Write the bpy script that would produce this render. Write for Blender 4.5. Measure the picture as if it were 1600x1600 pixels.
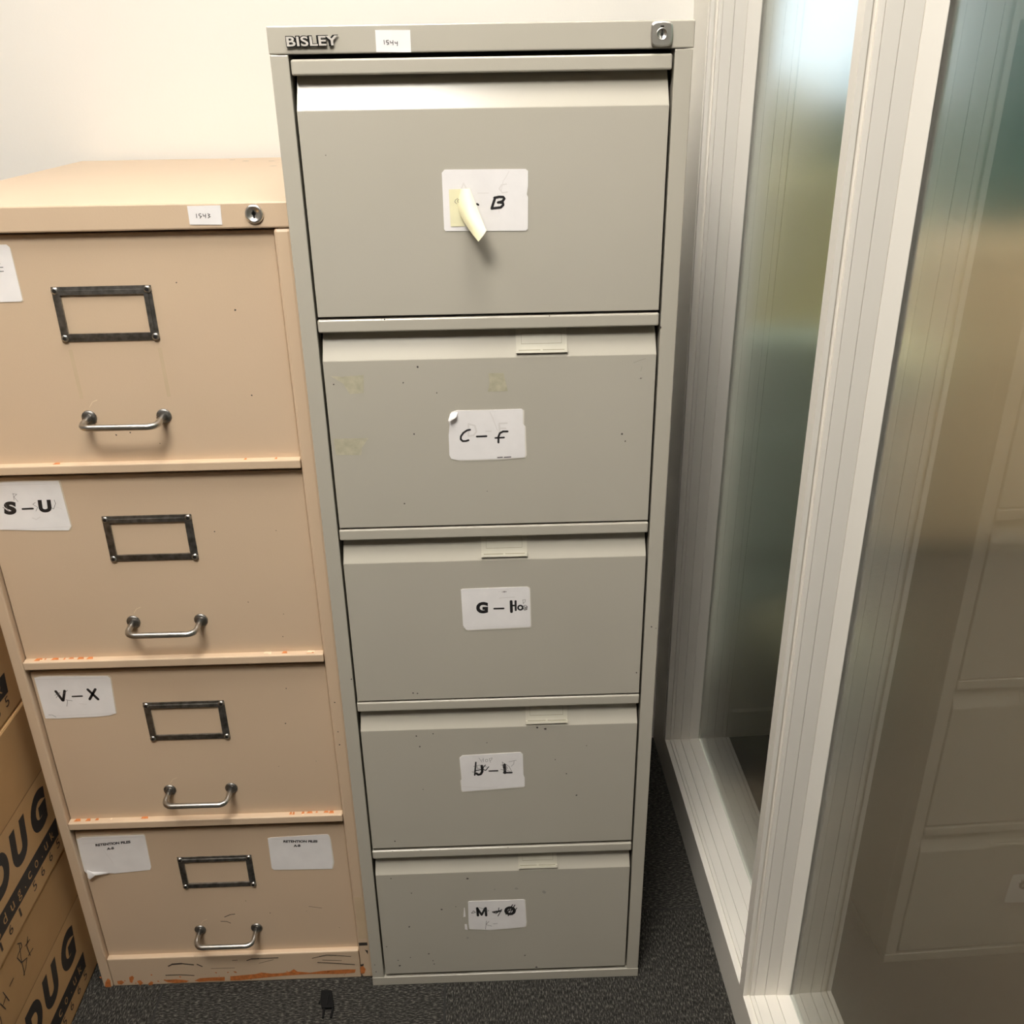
import bpy, bmesh, math, random
from mathutils import Vector, Matrix

for o in list(bpy.data.objects):
    bpy.data.objects.remove(o)
S = bpy.context.scene
COL = S.collection

# ------------------------------------------------------------------ camera, world, exposure
cam_data = bpy.data.cameras.new('camera')
cam_data.sensor_fit = 'HORIZONTAL'
cam_data.sensor_width = 36.0
cam_data.lens = 1478.29 / 1600 * 36.0
cam_data.clip_start = 0.02
cam = bpy.data.objects.new('camera', cam_data)
COL.objects.link(cam)
cam.location = (0.232366, -1.163875, 1.467856)
cam.rotation_euler = (1.13015299, 0.0146910653, -0.0301427003)
S.camera = cam

w = bpy.data.worlds.new('world')
w.use_nodes = True
w.node_tree.nodes['Background'].inputs[0].default_value = (1.0, 0.96, 0.9, 1)
w.node_tree.nodes['Background'].inputs[1].default_value = 0.02
S.world = w
S.view_settings.view_transform = 'Standard'
S.view_settings.look = 'None'
S.view_settings.gamma = 1.0
S.view_settings.use_curve_mapping = False
S.view_settings.exposure = 0.11
S.cycles.caustics_reflective = False
S.cycles.caustics_refractive = False
LAMP, LAMP_ADDED_FILL, LAMP_MID, LAMP_FAR = 43.0, 19.5, 9.0, 95.0     # brightness of the ceiling panels; the side one is an added fill
LAMP_COL = (1.0, 0.95, 0.88, 1)
ROOM_Z = 2.7

# ------------------------------------------------------------------ materials
def new_mat(name):
    m = bpy.data.materials.new(name)
    m.use_nodes = True
    nt = m.node_tree
    return m, nt, nt.nodes['Principled BSDF']

def noise(nt, scale, detail=3, rough=0.5, dim=None):
    tc = nt.nodes.new('ShaderNodeTexCoord')
    n = nt.nodes.new('ShaderNodeTexNoise')
    n.inputs['Scale'].default_value = scale
    n.inputs['Detail'].default_value = detail
    n.inputs['Roughness'].default_value = rough
    nt.links.new(tc.outputs['Object'], n.inputs['Vector'])
    return n

def ramp(nt, fac, stops):
    r = nt.nodes.new('ShaderNodeValToRGB')
    e = r.color_ramp.elements
    while len(e) < len(stops):
        e.new(0.5)
    for el, (p, c) in zip(e, stops):
        el.position = p
        el.color = c
    nt.links.new(fac, r.inputs['Fac'])
    return r

def c4(c, k=1.0):
    return (c[0]*k, c[1]*k, c[2]*k, 1)

def paint(name, col, rough=0.4, vary=0.06, scale=6, bump=0.05, bscale=400, spec=0.5):
    m, nt, b = new_mat(name)
    n = noise(nt, scale, 4)
    r = ramp(nt, n.outputs['Fac'], [(0.3, c4(col, 1-vary)), (0.7, c4(col, 1+vary))])
    nt.links.new(r.outputs['Color'], b.inputs['Base Color'])
    b.inputs['Roughness'].default_value = rough
    b.inputs['Specular IOR Level'].default_value = spec
    if bump:
        n2 = noise(nt, bscale, 2)
        bp = nt.nodes.new('ShaderNodeBump')
        bp.inputs['Strength'].default_value = bump
        bp.inputs['Distance'].default_value = 0.001
        nt.links.new(n2.outputs['Fac'], bp.inputs['Height'])
        nt.links.new(bp.outputs['Normal'], b.inputs['Normal'])
    return m

def metal(name, col, rough, vary=0.1, scale=60):
    m = paint(name, col, rough, vary, scale, 0.03, 300)
    m.node_tree.nodes['Principled BSDF'].inputs['Metallic'].default_value = 1.0
    return m

def emit(name, col, strength):
    m = bpy.data.materials.new(name)
    m.use_nodes = True
    nt = m.node_tree
    nt.nodes.clear()
    e = nt.nodes.new('ShaderNodeEmission')
    e.inputs[0].default_value = col
    e.inputs[1].default_value = strength
    o = nt.nodes.new('ShaderNodeOutputMaterial')
    nt.links.new(e.outputs[0], o.inputs[0])
    return m

def glass(name, rough, col):
    m, nt, b = new_mat(name)
    b.inputs['Base Color'].default_value = col
    b.inputs['Roughness'].default_value = rough
    b.inputs['Transmission Weight'].default_value = 1.0
    b.inputs['IOR'].default_value = 1.5
    return m

M = {}
M['wall'] = paint('wall_paint', (0.79, 0.77, 0.72), 0.75, 0.015, 1.5, 0.12, 220)
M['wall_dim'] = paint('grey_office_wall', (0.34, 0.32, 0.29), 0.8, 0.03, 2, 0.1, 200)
M['ceiling'] = paint('ceiling_tile', (0.82, 0.81, 0.78), 0.9, 0.03, 30, 0.2, 90)
M['grey'] = paint('grey_enamel', (0.455, 0.427, 0.358), 0.22, 0.02, 5, 0.06, 900)
M['beige'] = paint('beige_enamel', (0.60, 0.455, 0.315), 0.38, 0.03, 4, 0.10, 500)
M['frame'] = paint('white_frame_enamel', (0.80, 0.765, 0.69), 0.38, 0.015, 3, 0.03, 300)
M['paper'] = paint('label_paper', (0.83, 0.805, 0.79), 0.55, 0.03, 40, 0.25, 60)
M['backing'] = paint('clear_tape_edge', (0.66, 0.58, 0.46), 0.3, 0.03, 40, 0.1, 100)
M['old_paper'] = paint('yellowed_paper_layer', (0.72, 0.68, 0.60), 0.6, 0.05, 60, 0.2, 80)
M['ink'] = paint('black_ink', (0.012, 0.011, 0.012), 0.5, 0, 6, 0)
M['pencil'] = paint('pencil_line', (0.12, 0.11, 0.105), 0.5, 0, 6, 0)
M['faint'] = paint('faded_print_crease_shade', (0.735, 0.705, 0.68), 0.55, 0, 6, 0)  # faded print; also label creases, their shade drawn as grey lines
M['note'] = paint('yellow_note_paper', (0.80, 0.76, 0.50), 0.6, 0.03, 60, 0.1, 90)
M['steel'] = metal('brushed_steel', (0.48, 0.465, 0.44), 0.30)
M['nickel'] = metal('tarnished_nickel', (0.27, 0.26, 0.245), 0.42, 0.35, 120)
M['chrome'] = metal('chrome', (0.86, 0.83, 0.78), 0.30, 0.03, 40)
M['dark'] = paint('dark_slot_gap_shade', (0.012, 0.011, 0.010), 0.5, 0, 6, 0)  # near-black for key slots and the shade sheet behind the drawers
M['black_plastic'] = paint('black_plastic', (0.006, 0.006, 0.006), 0.65, 0.1, 50, 0.1, 300, 0.15)
M['silver_plastic'] = paint('silver_plastic', (0.55, 0.52, 0.47), 0.3, 0.02, 50, 0)
M['stain'] = paint('glue_residue', (0.445, 0.415, 0.30), 0.5, 0.12, 120, 0.15, 300)
M['smear'] = paint('grey_smudge', (0.30, 0.285, 0.24), 0.5, 0.15, 150, 0)
M['speck'] = paint('dark_speck', (0.035, 0.03, 0.025), 0.5, 0.2, 200, 0)
M['scuff'] = paint('rubber_scuff', (0.05, 0.036, 0.03), 0.5, 0.2, 200, 0)
M['rust'] = paint('orange_primer', (0.53, 0.17, 0.045), 0.6, 0.25, 150, 0.2, 300)
M['chip'] = paint('pale_paint_chip', (0.75, 0.62, 0.44), 0.5, 0.1, 150, 0)
M['tape'] = paint('aged_tape', (0.565, 0.435, 0.285), 0.3, 0.05, 30, 0.1, 100)
M['dark_olive'] = paint('dark_olive_fabric', (0.10, 0.09, 0.05), 0.9, 0.1, 60, 0.3, 300)
M['brown_carpet'] = paint('brown_carpet', (0.075, 0.048, 0.028), 0.95, 0.15, 150, 0.4, 300)
M['clear_plastic'] = paint('cream_clear_plastic', (0.50, 0.475, 0.39), 0.35, 0.03, 60, 0.03, 200)
M['clear_plastic_dark'] = paint('plastic_groove', (0.33, 0.31, 0.24), 0.2, 0.05, 60, 0)
M['cardboard'] = paint('cardboard', (0.48, 0.29, 0.125), 0.8, 0.07, 9, 0.2, 120)
M['tape_band'] = paint('cardboard_gloss_band', (0.53, 0.33, 0.15), 0.45, 0.05, 12, 0.1, 120)
M['box_ink'] = paint('box_print', (0.022, 0.019, 0.018), 0.6, 0.1, 60, 0)
M['box_ink_thin'] = paint('box_pen', (0.045, 0.033, 0.025), 0.6, 0.1, 60, 0)
M['glass_smooth'] = glass('pane_glass', 0.0, (0.80, 0.90, 0.84, 1))
M['glass_frost'] = glass('pane_glass_frosted', 0.20, (0.92, 0.96, 0.94, 1))
M['olive'] = paint('olive_fabric', (0.34, 0.31, 0.16), 0.9, 0.1, 60, 0.3, 300)
M['khaki'] = paint('khaki_fabric', (0.36, 0.32, 0.17), 0.9, 0.1, 60, 0.3, 300)
M['sage'] = paint('grey_green_fabric', (0.20, 0.24, 0.20), 0.9, 0.1, 60, 0.3, 300)
M['oak'] = paint('pale_oak', (0.44, 0.30, 0.175), 0.5, 0.08, 12, 0.05, 60)
M['teal'] = paint('teal_paint', (0.09, 0.20, 0.17), 0.7, 0.04, 3, 0.05, 200)
M['lamp'] = emit('lamp_diffuser', LAMP_COL, LAMP)
M['lamp_added_fill'] = emit('added_fill_diffuser', LAMP_COL, LAMP_ADDED_FILL)
M['lamp_mid'] = emit('lamp_diffuser_dimmer', LAMP_COL, LAMP_MID)
M['lamp_far'] = emit('lamp_diffuser_far', LAMP_COL, LAMP_FAR)
M['daylight'] = emit('daylight', (0.80, 0.90, 1.0, 1), 2.0)
M['white_metal'] = paint('white_lamp_frame', (0.8, 0.8, 0.78), 0.4, 0.01, 5, 0)

def carpet():
    m, nt, b = new_mat('ribbed_carpet_tile')
    L = nt.links.new
    tc = nt.nodes.new('ShaderNodeTexCoord')
    mp = nt.nodes.new('ShaderNodeMapping')
    mp.inputs['Location'].default_value = (-0.128/0.5+20, -0.145/0.5+20, 0)
    mp.inputs['Scale'].default_value = (2, 2, 2)
    L(tc.outputs['Object'], mp.inputs['Vector'])
    ck = nt.nodes.new('ShaderNodeTexChecker')
    ck.inputs['Scale'].default_value = 1.0
    L(mp.outputs[0], ck.inputs['Vector'])
    def ribs(sx, sy):
        p = nt.nodes.new('ShaderNodeMapping')
        p.inputs['Scale'].default_value = (sx, sy, 60)
        L(tc.outputs['Object'], p.inputs['Vector'])
        n = nt.nodes.new('ShaderNodeTexNoise')
        n.inputs['Scale'].default_value = 1.0
        n.inputs['Detail'].default_value = 2.5
        n.inputs['Roughness'].default_value = 0.65
        L(p.outputs[0], n.inputs['Vector'])
        return n
    a, c = ribs(130, 480), ribs(480, 130)
    mx = nt.nodes.new('ShaderNodeMix')
    mx.data_type = 'FLOAT'
    L(ck.outputs['Fac'], mx.inputs[0])
    L(a.outputs['Fac'], mx.inputs[2]); L(c.outputs['Fac'], mx.inputs[3])
    # tile edges
    sep = nt.nodes.new('ShaderNodeSeparateXYZ')
    L(mp.outputs[0], sep.inputs[0])
    def edge(out):
        f = nt.nodes.new('ShaderNodeMath'); f.operation = 'FRACT'; L(out, f.inputs[0])
        s = nt.nodes.new('ShaderNodeMath'); s.operation = 'SUBTRACT'; L(f.outputs[0], s.inputs[0]); s.inputs[1].default_value = 0.5
        ab = nt.nodes.new('ShaderNodeMath'); ab.operation = 'ABSOLUTE'; L(s.outputs[0], ab.inputs[0])
        g = nt.nodes.new('ShaderNodeMath'); g.operation = 'GREATER_THAN'; L(ab.outputs[0], g.inputs[0]); g.inputs[1].default_value = 0.4965
        return g
    ex, ey = edge(sep.outputs[0]), edge(sep.outputs[1])
    mxe = nt.nodes.new('ShaderNodeMath'); mxe.operation = 'MAXIMUM'
    L(ex.outputs[0], mxe.inputs[0]); L(ey.outputs[0], mxe.inputs[1])
    r = ramp(nt, mx.outputs[0], [(0.30, (0.011, 0.0105, 0.010, 1)), (0.52, (0.038, 0.036, 0.032, 1)), (0.72, (0.165, 0.155, 0.133, 1))])
    mc = nt.nodes.new('ShaderNodeMix'); mc.data_type = 'RGBA'
    L(mxe.outputs[0], mc.inputs[0]); L(r.outputs[0], mc.inputs[6])
    mc.inputs[7].default_value = (0.035, 0.034, 0.032, 1)
    L(mc.outputs[2], b.inputs['Base Color'])
    b.inputs['Roughness'].default_value = 0.95
    b.inputs['Specular IOR Level'].default_value = 0.1
    bp = nt.nodes.new('ShaderNodeBump')
    bp.inputs['Strength'].default_value = 0.7
    bp.inputs['Distance'].default_value = 0.003
    L(mx.outputs[0], bp.inputs['Height'])
    L(bp.outputs[0], b.inputs['Normal'])
    return m
M['carpet'] = carpet()

# ------------------------------------------------------------------ mesh helpers
def box(bm, x0, x1, y0, y1, z0, z1, mi=0, bev=0.0, seg=2):
    r = bmesh.ops.create_cube(bm, size=1.0)
    vs = r['verts']
    for v in vs:
        v.co = Vector((x0 if v.co.x < 0 else x1, y0 if v.co.y < 0 else y1, z0 if v.co.z < 0 else z1))
    fs = set(f for v in vs for f in v.link_faces)
    if bev:
        es = list(set(e for v in vs for e in v.link_edges))
        rr = bmesh.ops.bevel(bm, geom=es, offset=bev, segments=seg, affect='EDGES', profile=0.5)
        fs = set(rr['faces']) | set(f for v in rr['verts'] for f in v.link_faces)
    for f in fs:
        f.material_index = mi

def prism(bm, loop, off, mi=0):
    """closed loop of 3-D points pushed along the vector off"""
    off = Vector(off)
    a = [bm.verts.new(Vector(p)) for p in loop]
    b = [bm.verts.new(Vector(p) + off) for p in loop]
    n = len(loop)
    fs = [bm.faces.new(a), bm.faces.new(b[::-1])]
    for i in range(n):
        fs.append(bm.faces.new((a[i], b[i], b[(i+1) % n], a[(i+1) % n])))
    for f in fs:
        f.material_index = mi
    return fs

def sweep(bm, sections, mi=0):
    """skin between closed loops of equal length, capped"""
    rows = [[bm.verts.new(Vector(p)) for p in s] for s in sections]
    n = len(rows[0])
    fs = [bm.faces.new(rows[0]), bm.faces.new(rows[-1][::-1])]
    for r0, r1 in zip(rows, rows[1:]):
        for i in range(n):
            fs.append(bm.faces.new((r0[i], r1[i], r1[(i+1) % n], r0[(i+1) % n])))
    for f in fs:
        f.material_index = mi

def tube(bm, pts, r, seg=14, mi=0, cap=True):
    pts = [Vector(p) for p in pts]
    rows = []
    n0 = None
    for i, p in enumerate(pts):
        t = (pts[min(i+1, len(pts)-1)] - pts[max(i-1, 0)]).normalized()
        if n0 is None:
            n0 = t.orthogonal().normalized()
        else:
            n0 = (n0 - t*n0.dot(t)).normalized()
        b = t.cross(n0)
        rows.append([bm.verts.new(p + r*(math.cos(2*math.pi*k/seg)*n0 + math.sin(2*math.pi*k/seg)*b)) for k in range(seg)])
    for a, b in zip(rows, rows[1:]):
        for k in range(seg):
            f = bm.faces.new((a[k], a[(k+1) % seg], b[(k+1) % seg], b[k]))
            f.material_index = mi
            f.smooth = True
    if cap:
        for rr in (rows[0][::-1], rows[-1]):
            f = bm.faces.new(rr); f.material_index = mi

def lathe(bm, prof, origin, axis='y', seg=28, mi=0):
    """prof = (radius, distance along -axis out of the surface)"""
    ox, oy, oz = origin
    rows = []
    for r, h in prof:
        row = []
        for k in range(seg):
            a = 2*math.pi*k/seg
            if axis == 'y':
                row.append(bm.verts.new((ox + r*math.cos(a), oy - h, oz + r*math.sin(a))))
            else:
                row.append(bm.verts.new((ox + r*math.cos(a), oy + r*math.sin(a), oz + h)))
        rows.append(row)
    for a, b in zip(rows, rows[1:]):
        for k in range(seg):
            f = bm.faces.new((a[k], a[(k+1) % seg], b[(k+1) % seg], b[k]))
            f.material_index = mi
            f.smooth = True
    f = bm.faces.new(rows[-1]); f.material_index = mi

class Plane2:
    """maps (a, b) on a vertical plane plus lift out of it to 3-D"""
    def __init__(self, kind, c):
        self.kind, self.c = kind, c
    def __call__(self, q, lift=0.0):
        if self.kind == 'y':          # facing -y
            return Vector((q[0], self.c - lift, q[1]))
        return Vector((self.c + lift, q[0], q[1]))   # facing +x

def flat(bm, pl, pts, lift, mi, thick=0.0):
    if thick:
        d = pl(pts[0], lift) - pl(pts[0], lift - thick)
        return prism(bm, [pl(q, lift - thick) for q in pts], d, mi)
    f = bm.faces.new([bm.verts.new(pl(q, lift)) for q in pts])
    f.material_index = mi
    return [f]

def disc(bm, pl, x, z, r, lift, mi, rnd=None, n=9):
    pts = []
    for k in range(n):
        rr = r*(1 if rnd is None else rnd.uniform(0.65, 1.2))
        pts.append((x + rr*math.cos(2*math.pi*k/n), z + rr*math.sin(2*math.pi*k/n)))
    flat(bm, pl, pts, lift, mi)

def stroke(bm, pl, pts, wd, lift, mi):
    pts = [Vector(p) for p in pts]
    h = wd/2
    n = len(pts)
    for i in range(n-1):
        a, b = pts[i], pts[i+1]
        d = b - a
        if d.length < 1e-7:
            continue
        d = d.normalized()
        nn = Vector((-d.y, d.x))*h
        flat(bm, pl, [a+nn, a-nn, b-nn, b+nn], lift + i*1e-6, mi)
    for i in range(n):
        if 0 < i < n-1 or wd > 0.0012:
            flat(bm, pl, [(pts[i].x + h*math.cos(2*math.pi*k/10), pts[i].y + h*math.sin(2*math.pi*k/10)) for k in range(10)], lift + (i+n)*1e-6, mi)

def text_polys(s, bold=0.0, shear=0.0, spacing=1.0):
    cu = bpy.data.curves.new('t', 'FONT')
    cu.body = s
    cu.size = 1.0
    cu.offset = bold
    cu.shear = shear
    cu.space_character = spacing
    cu.resolution_u = 6
    ob = bpy.data.objects.new('t', cu)
    me = bpy.data.meshes.new_from_object(ob)
    vs = [(v.co.x, v.co.y) for v in me.vertices]
    fs = [tuple(p.vertices) for p in me.polygons]
    bpy.data.objects.remove(ob)
    bpy.data.curves.remove(cu)
    bpy.data.meshes.remove(me)
    return vs, fs

def text_fit(bm, pl, s, bl, br, tl, lift, mi, bold=0.0, shear=0.0, spacing=1.0, depth=0.0):
    vs, fs = text_polys(s, bold, shear, spacing)
    x0 = min(v[0] for v in vs); x1 = max(v[0] for v in vs)
    y0 = min(v[1] for v in vs); y1 = max(v[1] for v in vs)
    bl, br, tl = Vector(bl), Vector(br), Vector(tl)
    P = [bl + (br-bl)*((x-x0)/(x1-x0)) + (tl-bl)*((y-y0)/(y1-y0)) for x, y in vs]
    V = [bm.verts.new(pl(q, lift)) for q in P]
    faces = []
    for f in fs:
        try:
            ff = bm.faces.new([V[i] for i in f]); ff.material_index = mi
            faces.append(ff)
        except ValueError:
            pass
    if depth:
        r = bmesh.ops.extrude_face_region(bm, geom=faces)
        d = pl(bl, lift) - pl(bl, lift - depth)
        nf = [g for g in r['geom'] if isinstance(g, bmesh.types.BMFace)]
        for g in r['geom']:
            if isinstance(g, bmesh.types.BMVert):
                g.co += d
            elif isinstance(g, bmesh.types.BMFace):
                g.material_index = mi
        for g in nf:
            for e in g.edges:
                for f2 in e.link_faces:
                    f2.material_index = mi

def base(root):
    return root.matrix_world.translation if root else Vector()

ROOTLOC = {}
def finish(bm, name, mats, parent=None, bevel=0.0, smooth=False, recalc=True, loc=None):
    """one mesh object; vertices were built in world space"""
    if recalc:
        bmesh.ops.recalc_face_normals(bm, faces=bm.faces)
    r = parent
    while r is not None and r.parent is not None:
        r = r.parent
    if r is not None:
        org = ROOTLOC[r.name]
    else:
        org = Vector(loc) if loc else Vector()
    for v in bm.verts:
        v.co -= org
    me = bpy.data.meshes.new(name)
    bm.to_mesh(me)
    bm.free()
    for m in mats:
        me.materials.append(M[m])
    o = bpy.data.objects.new(name, me)
    COL.objects.link(o)
    if parent is not None:
        o.parent = parent
    else:
        o.location = org
        ROOTLOC[o.name] = org
    if smooth:
        for p in me.polygons:
            p.use_smooth = True
    if bevel:
        md = o.modifiers.new('edge', 'BEVEL')
        md.width = bevel
        md.segments = 2
        md.limit_method = 'ANGLE'
        md.angle_limit = math.radians(25)
    return o

def tag(o, label=None, cat=None, group=None, kind=None):
    if label: o['label'] = label
    if cat: o['category'] = cat
    if group: o['group'] = group
    if kind: o['kind'] = kind
    return o

def empty(name, loc):
    o = bpy.data.objects.new(name, None)
    COL.objects.link(o)
    o.location = loc
    o.empty_display_size = 0.1
    ROOTLOC[o.name] = Vector(loc)
    return o

def struct(bm, name, mats, **k):
    return tag(finish(bm, name, mats, **k), kind='structure')

RND = random.Random(7)

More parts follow.
